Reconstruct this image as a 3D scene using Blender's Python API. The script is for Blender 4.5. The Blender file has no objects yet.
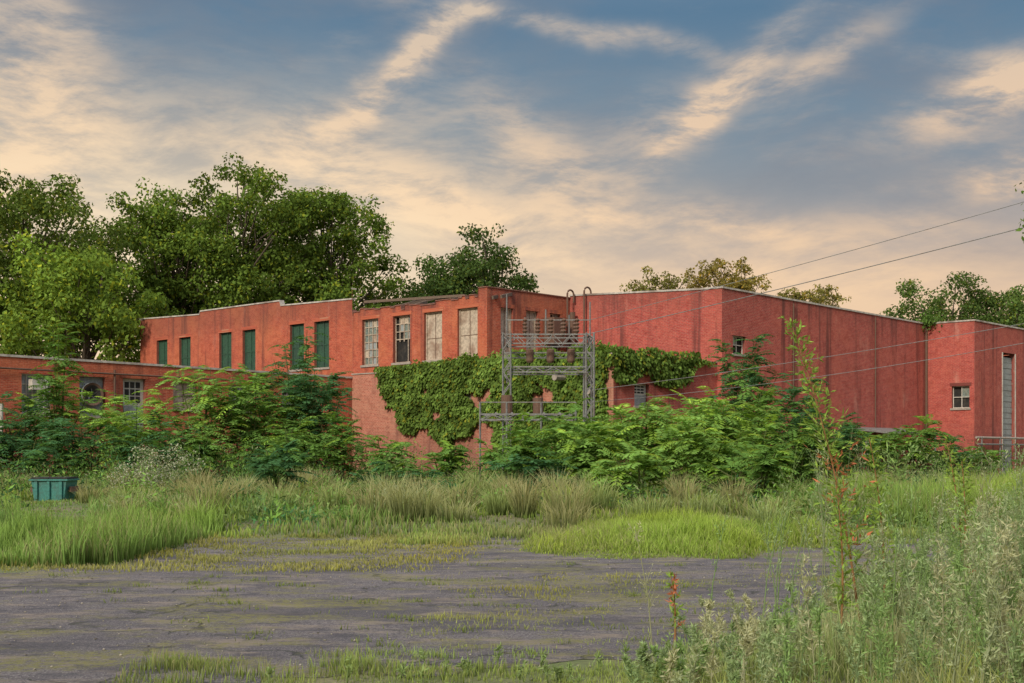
import bpy, math, random
import numpy as np
from mathutils import Vector
random.seed(7); rng=np.random.default_rng(7)
scene=bpy.context.scene
scene.view_settings.view_transform='Standard'
try: scene.view_settings.look='None'
except Exception: pass
scene.view_settings.exposure=0
COL=scene.collection
# ---------------------------------------------------------------- helpers
def new_mat(name):
    m=bpy.data.materials.new(name); m.use_nodes=True
    nt=m.node_tree
    for n in list(nt.nodes): nt.nodes.remove(n)
    out=nt.nodes.new('ShaderNodeOutputMaterial')
    return m,nt,out
def N(nt,t,**k):
    n=nt.nodes.new(t)
    for a,b in k.items(): setattr(n,a,b)
    return n
def mixc(nt,f,a,b,bt='MIX'):
    n=nt.nodes.new('ShaderNodeMix'); n.data_type='RGBA'; n.blend_type=bt
    for sock,v in ((0,f),(6,a),(7,b)):
        if hasattr(v,'links') or hasattr(v,'is_linked'): nt.links.new(v,n.inputs[sock])
        elif isinstance(v,(int,float)): n.inputs[sock].default_value=v
        else: n.inputs[sock].default_value=(*v[:3],1)
    return n.outputs[2]
def mth(nt,op,a,b=None,c=None,clamp=False):
    n=nt.nodes.new('ShaderNodeMath'); n.operation=op; n.use_clamp=clamp
    for i,v in enumerate((a,b,c)):
        if v is None: continue
        if isinstance(v,(int,float)): n.inputs[i].default_value=v
        else: nt.links.new(v,n.inputs[i])
    return n.outputs[0]
def ramp(nt,fac,p0,p1):
    n=nt.nodes.new('ShaderNodeMapRange'); n.interpolation_type='SMOOTHSTEP'
    nt.links.new(fac,n.inputs[0]); n.inputs[1].default_value=p0; n.inputs[2].default_value=p1
    return n.outputs[0]
def noise(nt,vec,scale,detail=4,rough=.55,mapscale=None,rot=None):
    if mapscale is not None:
        mp=nt.nodes.new('ShaderNodeMapping'); mp.inputs['Scale'].default_value=mapscale
        if rot: mp.inputs['Rotation'].default_value=rot
        nt.links.new(vec,mp.inputs[0]); vec=mp.outputs[0]
    n=nt.nodes.new('ShaderNodeTexNoise'); n.inputs['Scale'].default_value=scale
    n.inputs['Detail'].default_value=detail; n.inputs['Roughness'].default_value=rough
    nt.links.new(vec,n.inputs['Vector']); return n.outputs[0]
def simple(name,col,rough=.8,var=.25,scale=3,metal=0,dirt=(.12,.10,.08),dirtamt=.35):
    m,nt,out=new_mat(name)
    tc=N(nt,'ShaderNodeTexCoord').outputs['Object']
    b=N(nt,'ShaderNodeBsdfPrincipled'); b.inputs['Roughness'].default_value=rough; b.inputs['Metallic'].default_value=metal
    n1=noise(nt,tc,scale,5); n2=noise(nt,tc,scale*6,4)
    dark=tuple(c*(1-var) for c in col); lite=tuple(min(1,c*(1+var)) for c in col)
    c=mixc(nt,ramp(nt,n2,.3,.7),dark,lite)
    c=mixc(nt,mth(nt,'MULTIPLY',ramp(nt,n1,.45,.75),dirtamt),c,dirt)
    nt.links.new(c,b.inputs['Base Color']); nt.links.new(b.outputs[0],out.inputs[0])
    return m
def leafmat(name,trans=.35,rough=.6):
    m,nt,out=new_mat(name)
    a=N(nt,'ShaderNodeAttribute',attribute_name='Col')
    b=N(nt,'ShaderNodeBsdfDiffuse')
    t=N(nt,'ShaderNodeBsdfTranslucent')
    nt.links.new(a.outputs[0],b.inputs['Color'])
    tcol=mixc(nt,1.0,a.outputs[0],(1.3,1.2,.6),'MULTIPLY'); nt.links.new(tcol,t.inputs[0])
    mx=N(nt,'ShaderNodeMixShader'); mx.inputs[0].default_value=trans
    nt.links.new(b.outputs[0],mx.inputs[1]); nt.links.new(t.outputs[0],mx.inputs[2]); nt.links.new(mx.outputs[0],out.inputs[0])
    return m
def empty(name,loc=(0,0,0)):
    o=bpy.data.objects.new(name,None); o.location=loc; COL.objects.link(o); o.empty_display_size=.5; return o
def np_mesh(name,V,F,mat,C=None,parent=None):
    me=bpy.data.meshes.new(name)
    V=np.asarray(V,dtype=np.float32)
    loops=np.concatenate([f.ravel() for f in F]).astype(np.int32)
    tot=np.concatenate([np.full(len(f),f.shape[1],dtype=np.int32) for f in F])
    st=np.concatenate([[0],np.cumsum(tot)[:-1]]).astype(np.int32)
    me.vertices.add(len(V)); me.vertices.foreach_set('co',V.ravel())
    me.loops.add(len(loops)); me.loops.foreach_set('vertex_index',loops)
    me.polygons.add(len(tot)); me.polygons.foreach_set('loop_start',st); me.polygons.foreach_set('loop_total',tot)
    me.update(calc_edges=True)
    if C is not None:
        ca=me.color_attributes.new('Col','FLOAT_COLOR','POINT')
        c4=np.ones((len(V),4),dtype=np.float32); c4[:,:3]=np.clip(C*np.array([1.08,1.17,1.05]),0.003,1)
        ca.data.foreach_set('color',c4.ravel())
    me.materials.append(mat)
    o=bpy.data.objects.new(name,me); COL.objects.link(o)
    if parent is not None: o.parent=parent
    return o
def nrm(a): return a/np.maximum(np.linalg.norm(a,axis=-1,keepdims=True),1e-6)
def leaves(P,D,Nn,L,W,C):
    n=len(P); D=nrm(D); S=nrm(np.cross(D,Nn)); U_=np.cross(S,D)
    L=np.broadcast_to(L,(n,))[:,None]; W=np.broadcast_to(W,(n,))[:,None]
    v0=P; v1=P+D*L*.45+S*W*.5-U_*W*.12; v2=P+D*L; v3=P+D*L*.45-S*W*.5-U_*W*.12
    V=np.stack([v0,v1,v2,v3],1).reshape(-1,3)
    b=np.arange(n)[:,None]*4
    F=b+np.array([[0,1,2,3]])
    return V,F,np.repeat(C,4,axis=0)
def blades(P,H,W,lean,ldir,cb,ct):
    n=len(P)
    fa=rng.uniform(0,math.pi,n); s=np.stack([np.cos(fa),np.sin(fa),np.zeros(n)],1)
    d=np.stack([np.cos(ldir),np.sin(ldir),np.zeros(n)],1); up=np.array([[0,0,1.]])
    H=H[:,None];W=W[:,None];lean=lean[:,None]
    m=P+d*H*lean*.3+up*H*.55; t=P+d*H*lean+up*H*(1-.3*lean)
    V=np.stack([P-s*W*.5,P+s*W*.5,m+s*W*.4,m-s*W*.4,t],1).reshape(-1,3)
    b=np.arange(n)[:,None]*5
    F=[b+np.array([[0,1,2,3]]),b+np.array([[3,2,4]])]
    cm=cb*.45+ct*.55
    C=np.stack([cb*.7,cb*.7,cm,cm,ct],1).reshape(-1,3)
    return V,F,C
class Acc:
    def __init__(s): s.V=[];s.F=[];s.C=[];s.n=0
    def add(s,V,F,C):
        if not isinstance(F,list): F=[F]
        s.V.append(V); s.C.append(C)
        for f in F: s.F.append(f+s.n)
        s.n+=len(V)
    def build(s,name,mat,parent=None):
        by={}
        for f in s.F: by.setdefault(f.shape[1],[]).append(f)
        return np_mesh(name,np.concatenate(s.V),[np.concatenate(v) for v in by.values()],mat,np.concatenate(s.C),parent)
def tube_arr(pts,rad,sides=6,col=(.1,.08,.06)):
    pts=np.asarray(pts,float); n=len(pts); V=[]
    for i in range(n):
        t=pts[min(i+1,n-1)]-pts[max(i-1,0)]; t=t/max(np.linalg.norm(t),1e-6)
        a=np.cross(t,[0,0,1.]) if abs(t[2])<.9 else np.cross(t,[1.,0,0]); a/=np.linalg.norm(a); b=np.cross(t,a)
        for k in range(sides):
            an=2*math.pi*k/sides; V.append(pts[i]+(a*math.cos(an)+b*math.sin(an))*rad[i])
    F=[[i*sides+k,i*sides+(k+1)%sides,(i+1)*sides+(k+1)%sides,(i+1)*sides+k] for i in range(n-1) for k in range(sides)]
    V=np.array(V); return V,np.array(F),np.tile(np.array(col),(len(V),1))
_g=rng.random((64,64))
def vn(x,y,s=1.):
    x=np.asarray(x)/s+100.3; y=np.asarray(y)/s+100.7
    xi=np.floor(x).astype(int); yi=np.floor(y).astype(int); fx=x-xi; fy=y-yi
    fx=fx*fx*(3-2*fx); fy=fy*fy*(3-2*fy)
    g=lambda i,j:_g[i%64,j%64]
    return (g(xi,yi)*(1-fx)+g(xi+1,yi)*fx)*(1-fy)+(g(xi,yi+1)*(1-fx)+g(xi+1,yi+1)*fx)*fy
# ---------------------------------------------------------------- camera
cam=bpy.data.cameras.new('camera'); co=bpy.data.objects.new('camera',cam); COL.objects.link(co)
co.location=(0,0,1.6); co.rotation_euler=(math.radians(90),0,0)
cam.sensor_width=36; cam.lens=43.24; cam.shift_y=(450-341.5)/1024; cam.clip_end=3000
scene.camera=co
# ---------------------------------------------------------------- world
w=bpy.data.worlds.new('World'); scene.world=w; w.use_nodes=True; nt=w.node_tree
for n in list(nt.nodes): nt.nodes.remove(n)
wout=N(nt,'ShaderNodeOutputWorld')
SUN_EL=math.radians(30); SUN_AZ=math.radians(210)
sky=N(nt,'ShaderNodeTexSky',sky_type='NISHITA'); sky.sun_disc=False; sky.sun_elevation=SUN_EL; sky.sun_rotation=SUN_AZ
bg1=N(nt,'ShaderNodeBackground'); bg1.inputs[1].default_value=.1
nt.links.new(sky.outputs[0],bg1.inputs[0])
tc=N(nt,'ShaderNodeTexCoord').outputs['Generated']
sep=N(nt,'ShaderNodeSeparateXYZ'); nt.links.new(tc,sep.inputs[0])
az=mth(nt,'ARCTAN2',sep.outputs[0],sep.outputs[1]); el=mth(nt,'ARCSINE',sep.outputs[2])
cmb=N(nt,'ShaderNodeCombineXYZ'); nt.links.new(az,cmb.inputs[0]); nt.links.new(el,cmb.inputs[1])
base=cmb.outputs[0]
def warp(vec,scale,amt,detail,rough):
    wn=N(nt,'ShaderNodeTexNoise'); wn.inputs['Scale'].default_value=scale; wn.inputs['Detail'].default_value=detail; wn.inputs['Roughness'].default_value=rough
    nt.links.new(vec,wn.inputs['Vector'])
    vm=N(nt,'ShaderNodeVectorMath',operation='MULTIPLY_ADD'); nt.links.new(wn.outputs['Color'],vm.inputs[0]); vm.inputs[1].default_value=(amt*2,amt*2,0); vm.inputs[2].default_value=(-amt,-amt,0)
    ad=N(nt,'ShaderNodeVectorMath',operation='ADD'); nt.links.new(vec,ad.inputs[0]); nt.links.new(vm.outputs[0],ad.inputs[1]); return ad.outputs[0]
P=warp(base,8,.032,5,.52)
PW=warp(base,5,.03,2,.5)
fil=noise(nt,PW,1,7,.66,(12,40,1),(0,0,math.radians(-46)))
fil2=noise(nt,PW,1,6,.62,(4,15,1),(0,0,math.radians(20)))
def deg(px,py): return ((px-512)/1230,(450-py)/1230)
segs=[(480,12,365,118,11,1.25),(400,100,280,150,15,.6),(-30,30,150,165,34,.85),(30,20,110,70,12,.4),(775,55,640,172,11,1.15),(870,55,700,120,9,.6),
(480,120,610,215,20,.65),(905,150,1060,112,16,1.3),(935,206,1060,194,12,1.0),(190,150,430,215,26,.8),(380,12,740,66,7,.6),
(540,215,930,255,14,.65),(360,170,600,280,26,.75),(-60,165,140,205,34,1.0),(700,100,570,180,18,.3),(600,270,1000,300,16,.6)]
tot=None
for (x0,y0,x1,y1,wd,it) in segs:
    a=deg(x0,y0); b=deg(x1,y1); c=((a[0]+b[0])/2,(a[1]+b[1])/2); L=math.hypot(b[0]-a[0],b[1]-a[1]); d=((b[0]-a[0])/L,(b[1]-a[1])/L); wr=wd/1230*1.5
    s=N(nt,'ShaderNodeVectorMath',operation='SUBTRACT'); nt.links.new(P,s.inputs[0]); s.inputs[1].default_value=(c[0],c[1],0)
    d1=N(nt,'ShaderNodeVectorMath',operation='DOT_PRODUCT'); nt.links.new(s.outputs[0],d1.inputs[0]); d1.inputs[1].default_value=(d[0]/(L*.5),d[1]/(L*.5),0)
    d2=N(nt,'ShaderNodeVectorMath',operation='DOT_PRODUCT'); nt.links.new(s.outputs[0],d2.inputs[0]); d2.inputs[1].default_value=(-d[1]/wr,d[0]/wr,0)
    q=mth(nt,'MULTIPLY',d1.outputs['Value'],d1.outputs['Value']); q2=mth(nt,'MULTIPLY_ADD',d2.outputs['Value'],d2.outputs['Value'],q)
    e=mth(nt,'MULTIPLY',mth(nt,'EXPONENT',mth(nt,'MULTIPLY',q2,-1)),it)
    tot=e if tot is None else mth(nt,'ADD',tot,e)
filr=ramp(nt,fil,.32,.66)
cl=mth(nt,'MULTIPLY',tot,mth(nt,'MULTIPLY_ADD',filr,1.05,.18))
amb=mth(nt,'MULTIPLY',mth(nt,'MULTIPLY',ramp(nt,fil2,.48,.75),.32),mth(nt,'MULTIPLY_ADD',filr,.7,.3))
cl=mth(nt,'ADD',cl,amb,clamp=True)
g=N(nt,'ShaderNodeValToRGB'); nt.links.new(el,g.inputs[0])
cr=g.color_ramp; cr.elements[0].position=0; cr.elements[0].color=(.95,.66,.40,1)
cr.elements[1].position=1; cr.elements[1].color=(1.4,1.37,1.35,1)  # overhead stops lie out of frame, brightened to add fill light
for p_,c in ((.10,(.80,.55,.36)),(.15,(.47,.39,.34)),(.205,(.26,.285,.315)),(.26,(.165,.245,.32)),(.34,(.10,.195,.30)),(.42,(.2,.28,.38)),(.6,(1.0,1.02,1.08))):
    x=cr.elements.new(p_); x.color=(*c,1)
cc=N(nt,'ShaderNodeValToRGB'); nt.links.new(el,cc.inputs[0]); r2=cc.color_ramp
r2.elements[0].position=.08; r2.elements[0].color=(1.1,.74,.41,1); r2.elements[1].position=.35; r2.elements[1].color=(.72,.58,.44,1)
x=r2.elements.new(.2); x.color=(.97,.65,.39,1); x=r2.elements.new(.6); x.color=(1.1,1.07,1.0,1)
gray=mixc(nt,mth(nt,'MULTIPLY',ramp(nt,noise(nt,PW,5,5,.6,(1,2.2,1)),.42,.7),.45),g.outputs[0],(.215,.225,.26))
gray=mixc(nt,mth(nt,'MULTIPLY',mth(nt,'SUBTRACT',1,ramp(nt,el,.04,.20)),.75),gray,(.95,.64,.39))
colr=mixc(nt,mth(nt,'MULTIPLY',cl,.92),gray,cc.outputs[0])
gl=mth(nt,'EXPONENT',mth(nt,'MULTIPLY',mth(nt,'ADD',mth(nt,'POWER',mth(nt,'MULTIPLY',mth(nt,'ADD',az,.28),3.4),2),mth(nt,'POWER',mth(nt,'MULTIPLY',mth(nt,'SUBTRACT',el,.15),10),2)),-1))
colr=mixc(nt,mth(nt,'MULTIPLY',gl,mth(nt,'MULTIPLY_ADD',filr,.35,.5)),colr,(1.1,.88,.58))
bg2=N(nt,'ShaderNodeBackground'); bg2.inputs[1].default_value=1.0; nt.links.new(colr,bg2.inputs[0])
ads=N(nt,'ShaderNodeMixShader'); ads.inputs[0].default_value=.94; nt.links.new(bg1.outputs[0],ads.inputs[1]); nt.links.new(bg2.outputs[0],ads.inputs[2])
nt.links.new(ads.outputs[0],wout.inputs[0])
sd=bpy.data.lights.new('sun','SUN'); sd.energy=3.3; sd.angle=math.radians(10); sd.color=(1,.89,.70)
so=bpy.data.objects.new('sun',sd); COL.objects.link(so)
sv=Vector((math.sin(SUN_AZ)*math.cos(SUN_EL),math.cos(SUN_AZ)*math.cos(SUN_EL),math.sin(SUN_EL)))
so.rotation_euler=sv.to_track_quat('Z','Y').to_euler(); so.location=(-20,-30,40)
# ---------------------------------------------------------------- materials
def brickmat(name,c1,c2,mortar,tint,stain=.68):
    m,nt,out=new_mat(name)
    uv=N(nt,'ShaderNodeUVMap').outputs[0]
    br=N(nt,'ShaderNodeTexBrick'); nt.links.new(uv,br.inputs[0])
    br.inputs['Scale'].default_value=1; br.inputs['Brick Width'].default_value=.215; br.inputs['Row Height'].default_value=.075
    br.inputs['Mortar Size'].default_value=.010; br.inputs['Mortar Smooth'].default_value=.3; br.inputs['Bias'].default_value=0
    br.inputs['Color1'].default_value=(*c1,1); br.inputs['Color2'].default_value=(*c2,1); br.inputs['Mortar'].default_value=(*mortar,1)
    c=br.outputs[0]
    n1=noise(nt,uv,.30,6,.65); c=mixc(nt,mth(nt,'MULTIPLY',ramp(nt,n1,.42,.66),.7),c,tint)
    n4=noise(nt,uv,2.2,6,.75); c=mixc(nt,mth(nt,'MULTIPLY',ramp(nt,n4,.46,.62),.45),c,tuple(k*.5 for k in c1))
    n5=noise(nt,uv,1,3,.7,(6,16,1)); c=mixc(nt,mth(nt,'MULTIPLY',ramp(nt,n5,.52,.68),.4),c,(.62,.25,.16))
    n6=noise(nt,uv,1,2,.6,(9,20,1)); c=mixc(nt,mth(nt,'MULTIPLY',ramp(nt,n6,.56,.68),.45),c,(.15,.035,.03))
    st=noise(nt,uv,1,6,.65,(1.3,.06,1)); c=mixc(nt,mth(nt,'MULTIPLY',ramp(nt,st,.51,.68),stain),c,(.11,.04,.038))
    sepu=N(nt,'ShaderNodeSeparateXYZ'); nt.links.new(uv,sepu.inputs[0])
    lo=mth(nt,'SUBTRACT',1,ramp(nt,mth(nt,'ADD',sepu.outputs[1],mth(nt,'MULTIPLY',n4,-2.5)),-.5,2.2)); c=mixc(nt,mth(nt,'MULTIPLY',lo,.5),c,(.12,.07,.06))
    hi=ramp(nt,mth(nt,'ADD',sepu.outputs[1],mth(nt,'MULTIPLY',st,3.2)),9.8,11.6); c=mixc(nt,mth(nt,'MULTIPLY',hi,.38),c,(.12,.06,.05))
    st2=noise(nt,uv,1,6,.65,(.8,.3,1)); c=mixc(nt,mth(nt,'MULTIPLY',ramp(nt,st2,.57,.74),.4),c,(.55,.30,.24))
    b=N(nt,'ShaderNodeBsdfPrincipled'); b.inputs['Roughness'].default_value=.9; b.inputs['Specular IOR Level'].default_value=.15
    nt.links.new(c,b.inputs['Base Color'])
    bp=N(nt,'ShaderNodeBump'); bp.inputs['Strength'].default_value=.5; bp.inputs['Distance'].default_value=.02
    nt.links.new(mth(nt,'ADD',mth(nt,'MULTIPLY',br.outputs['Fac'],-1),n4),bp.inputs['Height']); nt.links.new(bp.outputs[0],b.inputs['Normal'])
    nt.links.new(b.outputs[0],out.inputs[0]); return m
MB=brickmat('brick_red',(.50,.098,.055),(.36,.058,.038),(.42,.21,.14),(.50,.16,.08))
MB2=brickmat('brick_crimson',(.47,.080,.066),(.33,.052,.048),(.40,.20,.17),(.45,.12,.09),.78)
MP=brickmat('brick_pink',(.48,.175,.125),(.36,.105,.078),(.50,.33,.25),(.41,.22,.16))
MCOP=simple('coping_metal',(.44,.41,.38),.6,.25,.8,0,(.13,.08,.06),.8)
MROOF=simple('roof_tar',(.06,.06,.06),.9)
MGREEN=simple('green_board',(.022,.070,.042),.7,.35,2,0,(.02,.03,.03),.5)
MBOARD=simple('pale_board',(.43,.36,.29),.8,.25,1.2,0,(.20,.11,.075),.8)
MWHITE=simple('white_paint',(.50,.48,.44),.6,.15,2,0,(.22,.17,.13),.6)
MGLASS=simple('window_glass',(.16,.20,.19),.15,.4,2,0,(.3,.3,.22),.5)
MDARK=simple('dark_void',(.012,.012,.012),.8)
MGREY=simple('grey_panel',(.27,.30,.31),.6,.2,2)
MCONC=simple('concrete',(.32,.28,.25),.9,.2,1.5)
MSTEEL=simple('galvanised_steel',(.20,.205,.21),.6,.3,4,.2,(.13,.08,.06),.7)
MRUST=simple('rusty_metal',(.12,.065,.045),.8,.3,5)
MWOOD=simple('weathered_timber',(.14,.10,.075),.9,.3,3)
MBARK=simple('bark',(.11,.085,.065),.95,.35,4)
MLEAF=leafmat('foliage',.3); MGRASS=leafmat('grass_blade',.3)
# ---------------------------------------------------------------- building frame
C1=np.array([10.24,60.0]); U=np.array([.692,.722]); U/=np.linalg.norm(U); Vv=np.array([-U[1],U[0]])
def AB(a,b,z): p=C1+a*U+b*Vv; return (p[0],p[1],z)
class Part:
    def __init__(s,name,parent,mats): s.name=name;s.parent=parent;s.mats=mats;s.v=[];s.f=[];s.uv=[];s.mi=[]
    def m(s,mat):
        if mat not in s.mats: s.mats.append(mat)
        return s.mats.index(mat)
    def poly(s,pts,mat,uv=None):
        b=len(s.v); s.v+= [tuple(p) for p in pts]; s.f.append(tuple(range(b,b+len(pts)))); s.mi.append(s.m(mat))
        s.uv.append(uv if uv else [(0,0)]*len(pts))
    def box8(s,p,mat,uvs=None):
        for q in ((0,3,2,1),(4,5,6,7),(0,1,5,4),(1,2,6,5),(2,3,7,6),(3,0,4,7)):
            s.poly([p[i] for i in q],mat,[(p[i][0]*.7+p[i][1]*.7,p[i][2]) for i in q])
    def bar(s,p,q,t,mat,t2=None):
        p=Vector(p);q=Vector(q); d=(q-p).normalized(); t2=t2 or t
        a=d.cross(Vector((0,0,1))) if abs(d.z)<.95 else d.cross(Vector((U[0],U[1],0)))
        a.normalize(); b=d.cross(a); a*=t/2; b*=t2/2
        s.box8([p-a-b,p+a-b,p+a+b,p-a+b,q-a-b,q+a-b,q+a+b,q-a+b],mat)
    def tube(s,pts,rad,mat,sides=8):
        if isinstance(rad,(int,float)): rad=[rad]*len(pts)
        V,F,_=tube_arr(pts,rad,sides)
        for f in F: s.poly([V[i] for i in f],mat)
        s.poly([V[i] for i in range(sides)][::-1],mat); s.poly([V[len(V)-sides+i] for i in range(sides)],mat)
    def build(s):
        me=bpy.data.meshes.new(s.name); me.from_pydata([tuple(map(float,v)) for v in s.v],[],s.f)
        for m in s.mats: me.materials.append(m)
        me.polygons.foreach_set('material_index',s.mi)
        ul=me.uv_layers.new(name='UVMap'); ul.data.foreach_set('uv',[c for f in s.uv for p in f for c in p])
        me.update(); o=bpy.data.objects.new(s.name,me); COL.objects.link(o)
        if s.parent is not None: o.parent=s.parent
        return o
UVOFF=[0]
def wall(root,name,p0,p1,n,profile,openings=(),mat=None,coping=.09,zb=-.3,copmat=None):
    mat=mat or MB; copmat=copmat or MCOP; UVOFF[0]+=37.3; uo=UVOFF[0]
    pt=Part(name,root,[mat]); L=math.hypot(p1[0]-p0[0],p1[1]-p0[1]); d=((p1[0]-p0[0])/L,(p1[1]-p0[1])/L)
    def Q(s,z,o=0): return AB(p0[0]+d[0]*s+n[0]*o,p0[1]+d[1]*s+n[1]*o,z)
    def top(s,side):
        for (s0,z0),(s1,z1) in zip(profile[:-1],profile[1:]):
            if s1-s0<1e-6: continue
            if (s0-1e-6<=s<s1-1e-6 and side>0) or (s0+1e-6<s<=s1+1e-6 and side<0): return z0+(z1-z0)*(s-s0)/(s1-s0)
        return profile[-1][1]
    ss=sorted(set([round(x,3) for x in [0,L]+[p[0] for p in profile if 0<=p[0]<=L]+[o[0] for o in openings]+[o[1] for o in openings]]))
    zs=sorted(set([zb]+[o[2] for o in openings]+[o[3] for o in openings]))
    for s0,s1 in zip(ss[:-1],ss[1:]):
        if s1-s0<1e-4: continue
        t0,t1=top(s0,1),top(s1,-1); zz=zs+[None]
        for z0,z1 in zip(zz[:-1],zz[1:]):
            zc=(z0+(z1 if z1 else z0+.2))/2
            if any(o[0]-1e-3<=s0 and s1<=o[1]+1e-3 and o[2]<zc<o[3] for o in openings): continue
            a0,a1=(z1,z1) if z1 is not None else (t0,t1)
            pt.poly([Q(s0,z0),Q(s1,z0),Q(s1,a1),Q(s0,a0)],mat,[(s0+uo,z0),(s1+uo,z0),(s1+uo,a1),(s0+uo,a0)])
        if coping:
            e=.05
            pt.box8([Q(s0,t0,-.3),Q(s1,t1,-.3),Q(s1,t1,e),Q(s0,t0,e),Q(s0,t0+coping,-.3),Q(s1,t1+coping,-.3),Q(s1,t1+coping,e),Q(s0,t0+coping,e)],copmat)
    pt.build()
    for o in openings:
        s0,s1,z0,z1,kind=o; w=Part('window_'+kind,root,[MCONC]); dp=-.2
        for A,B in (((s0,z0),(s1,z0)),((s1,z0),(s1,z1)),((s1,z1),(s0,z1)),((s0,z1),(s0,z0))):
            w.poly([Q(A[0],A[1]),Q(B[0],B[1]),Q(B[0],B[1],dp-.15),Q(A[0],A[1],dp-.15)],mat,[(0,1),(1,1),(1,1.2),(0,1.2)])
        def wb(a0,a1,b0,b1,o0,o1,m): w.box8([Q(a0,b0,o0),Q(a1,b0,o0),Q(a1,b0,o1),Q(a0,b0,o1),Q(a0,b1,o0),Q(a1,b1,o0),Q(a1,b1,o1),Q(a0,b1,o1)],m)
        if kind!='door':
            wb(s0-.08,s1+.08,z0-.12,z0-.002,-.1,.07,MCONC)
            wb(s0-.12,s1+.12,z1+.002,z1+.2,-.1,.012,mat)
        W=s1-s0; H=z1-z0
        if kind=='green':
            wb(s0+.01,s1-.01,z0+.01,z1-.01,dp-.05,dp,MGREEN)
            for k in (0,.5,1): x=s0+.05+k*(W-.1); wb(x-.04,x+.04,z0+.02,z1-.02,dp+.002,dp+.04,MGREEN)
            wb(s0+.09,s1-.09,z0+H*.5-.04,z0+H*.5+.04,dp+.002,dp+.03,MGREEN)
        elif kind=='board':
            wb(s0+.06,s1-.06,z0+.06,z1-.06,dp-.05,dp,MBOARD)
            for a,b,c,d2 in ((s0,s0+.07,z0,z1),(s1-.07,s1,z0,z1),(s0+.07,s1-.07,z1-.07,z1),(s0+.07,s1-.07,z0,z0+.07)): wb(a,b,c+.002,d2-.002,dp+.002,dp+.06,MBOARD)
            wb(s0+W*.5-.02,s0+W*.5+.02,z0+.08,z1-.08,dp+.002,dp+.012,MRUST); wb(s0+.08,s1-.08,z0+H*.45,z0+H*.45+.03,dp+.003,dp+.014,MRUST)
        elif kind in('pane','broken','block','smallpane'):
            nx,nz={'pane':(4,6),'broken':(4,6),'block':(5,4),'smallpane':(2,2)}[kind]
            fm={'pane':MBOARD,'broken':MBOARD,'block':MWHITE,'smallpane':MWHITE}[kind]
            wb(s0,s1,z0,z1,dp-.12,dp-.1,MDARK)
            for i in range(nx):
                for j in range(nz):
                    r=random.random()
                    if kind=='broken' and (j<3 or (i>1 and j<4) or r<.15): continue
                    if kind=='pane' and r<.08: continue
                    if kind=='smallpane' and (i,j)!=(0,1): continue
                    m=MGLASS if r<.45 else (MGREY if r<.8 else MBOARD)
                    if kind=='block': m=MGREY
                    x0=s0+W*i/nx;x1=s0+W*(i+1)/nx;y0=z0+H*j/nz;y1=z0+H*(j+1)/nz
                    wb(x0+.01,x1-.01,y0+.01,y1-.01,dp-.05,dp-.03,m)
            t=.045
            for i in range(nx+1):
                x=s0+t/2+(W-t)*i/nx; wb(x-t/2,x+t/2,(z0 if kind!='broken' or i in(0,nx,1) else z0+H*.45)+.002,z1-.002,dp-.03,dp+.02,fm)
            for j in range(nz+1):
                if kind=='broken' and j in(1,2): continue
                y=z0+t/2+(H-t)*j/nz; wb(s0+.002,s1-.002,y-t/2,y+t/2,dp-.028,dp+.017,fm)
        elif kind=='fan':
            wb(s0,s1,z0,z1,dp-.08,dp-.04,MGREY)
            c=((s0+s1)/2,(z0+z1)/2+.1); R=min(W,H)*.42; ns=20
            for k in range(ns):
                a0=2*math.pi*k/ns;a1=2*math.pi*(k+1)/ns
                f=lambda a,r,o:Q(c[0]+math.cos(a)*r,c[1]+math.sin(a)*r,o)
                w.poly([f(a0,R,dp+.25),f(a1,R,dp+.25),f(a1,R*.8,dp+.2),f(a0,R*.8,dp+.2)],MRUST)
                w.poly([f(a0,R,dp-.04),f(a1,R,dp-.04),f(a1,R,dp+.25),f(a0,R,dp+.25)],MGREY)
                w.poly([f(a0,R*.8,dp+.2),f(a1,R*.8,dp+.2),f(a1,0,dp),f(a0,0,dp)],MDARK)
            for k in range(5):
                a=2*math.pi*k/5; w.poly([f(a,.05,dp+.1),f(a+.15,R*.75,dp+.1),f(a+.5,R*.75,dp+.16)],MSTEEL)
        elif kind=='ply':
            wb(s0,s1,z0,z0+H*.5,dp-.05,dp,MGREY)
            wb(s0,s1,z0+H*.5+.002,z1,dp-.05,dp-.002,MWHITE)
            for i in range(3):
                for j in range(3): wb(s0+.15+(W-.3)*i/3+.03,s0+.15+(W-.3)*(i+1)/3-.03,z0+H*.55+H*.4*j/3+.03,z0+H*.55+H*.4*(j+1)/3-.03,dp+.001,dp+.012,MDARK)
        elif kind=='door':
            for k in range(int(H/.35)):
                y=z0+k*.35; wb(s0+.02,s1-.02,y+.01,min(y+.34,z1),dp-.08,dp+(.02 if k%2 else 0),MGREY)
            wb(s0-.12,s0-.002,z0,z1,-.05,.03,MWHITE); wb(s1+.002,s1+.12,z0,z1,-.05,.03,MWHITE)
        w.build()
    return Q
root=empty('brick_factory_building')
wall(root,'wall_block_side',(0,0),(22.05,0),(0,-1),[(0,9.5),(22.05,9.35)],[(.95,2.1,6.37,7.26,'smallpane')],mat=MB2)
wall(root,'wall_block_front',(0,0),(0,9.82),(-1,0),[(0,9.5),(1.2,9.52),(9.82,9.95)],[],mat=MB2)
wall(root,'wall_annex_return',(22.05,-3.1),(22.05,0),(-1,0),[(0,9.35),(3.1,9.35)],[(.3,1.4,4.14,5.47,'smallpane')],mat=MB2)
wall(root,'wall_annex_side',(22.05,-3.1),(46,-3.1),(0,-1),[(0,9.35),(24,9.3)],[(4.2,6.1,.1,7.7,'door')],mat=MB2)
wall(root,'wall_annex_end',(46,-3.1),(46,22),(1,0),[(0,9.3),(25.1,9.3)])
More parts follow.
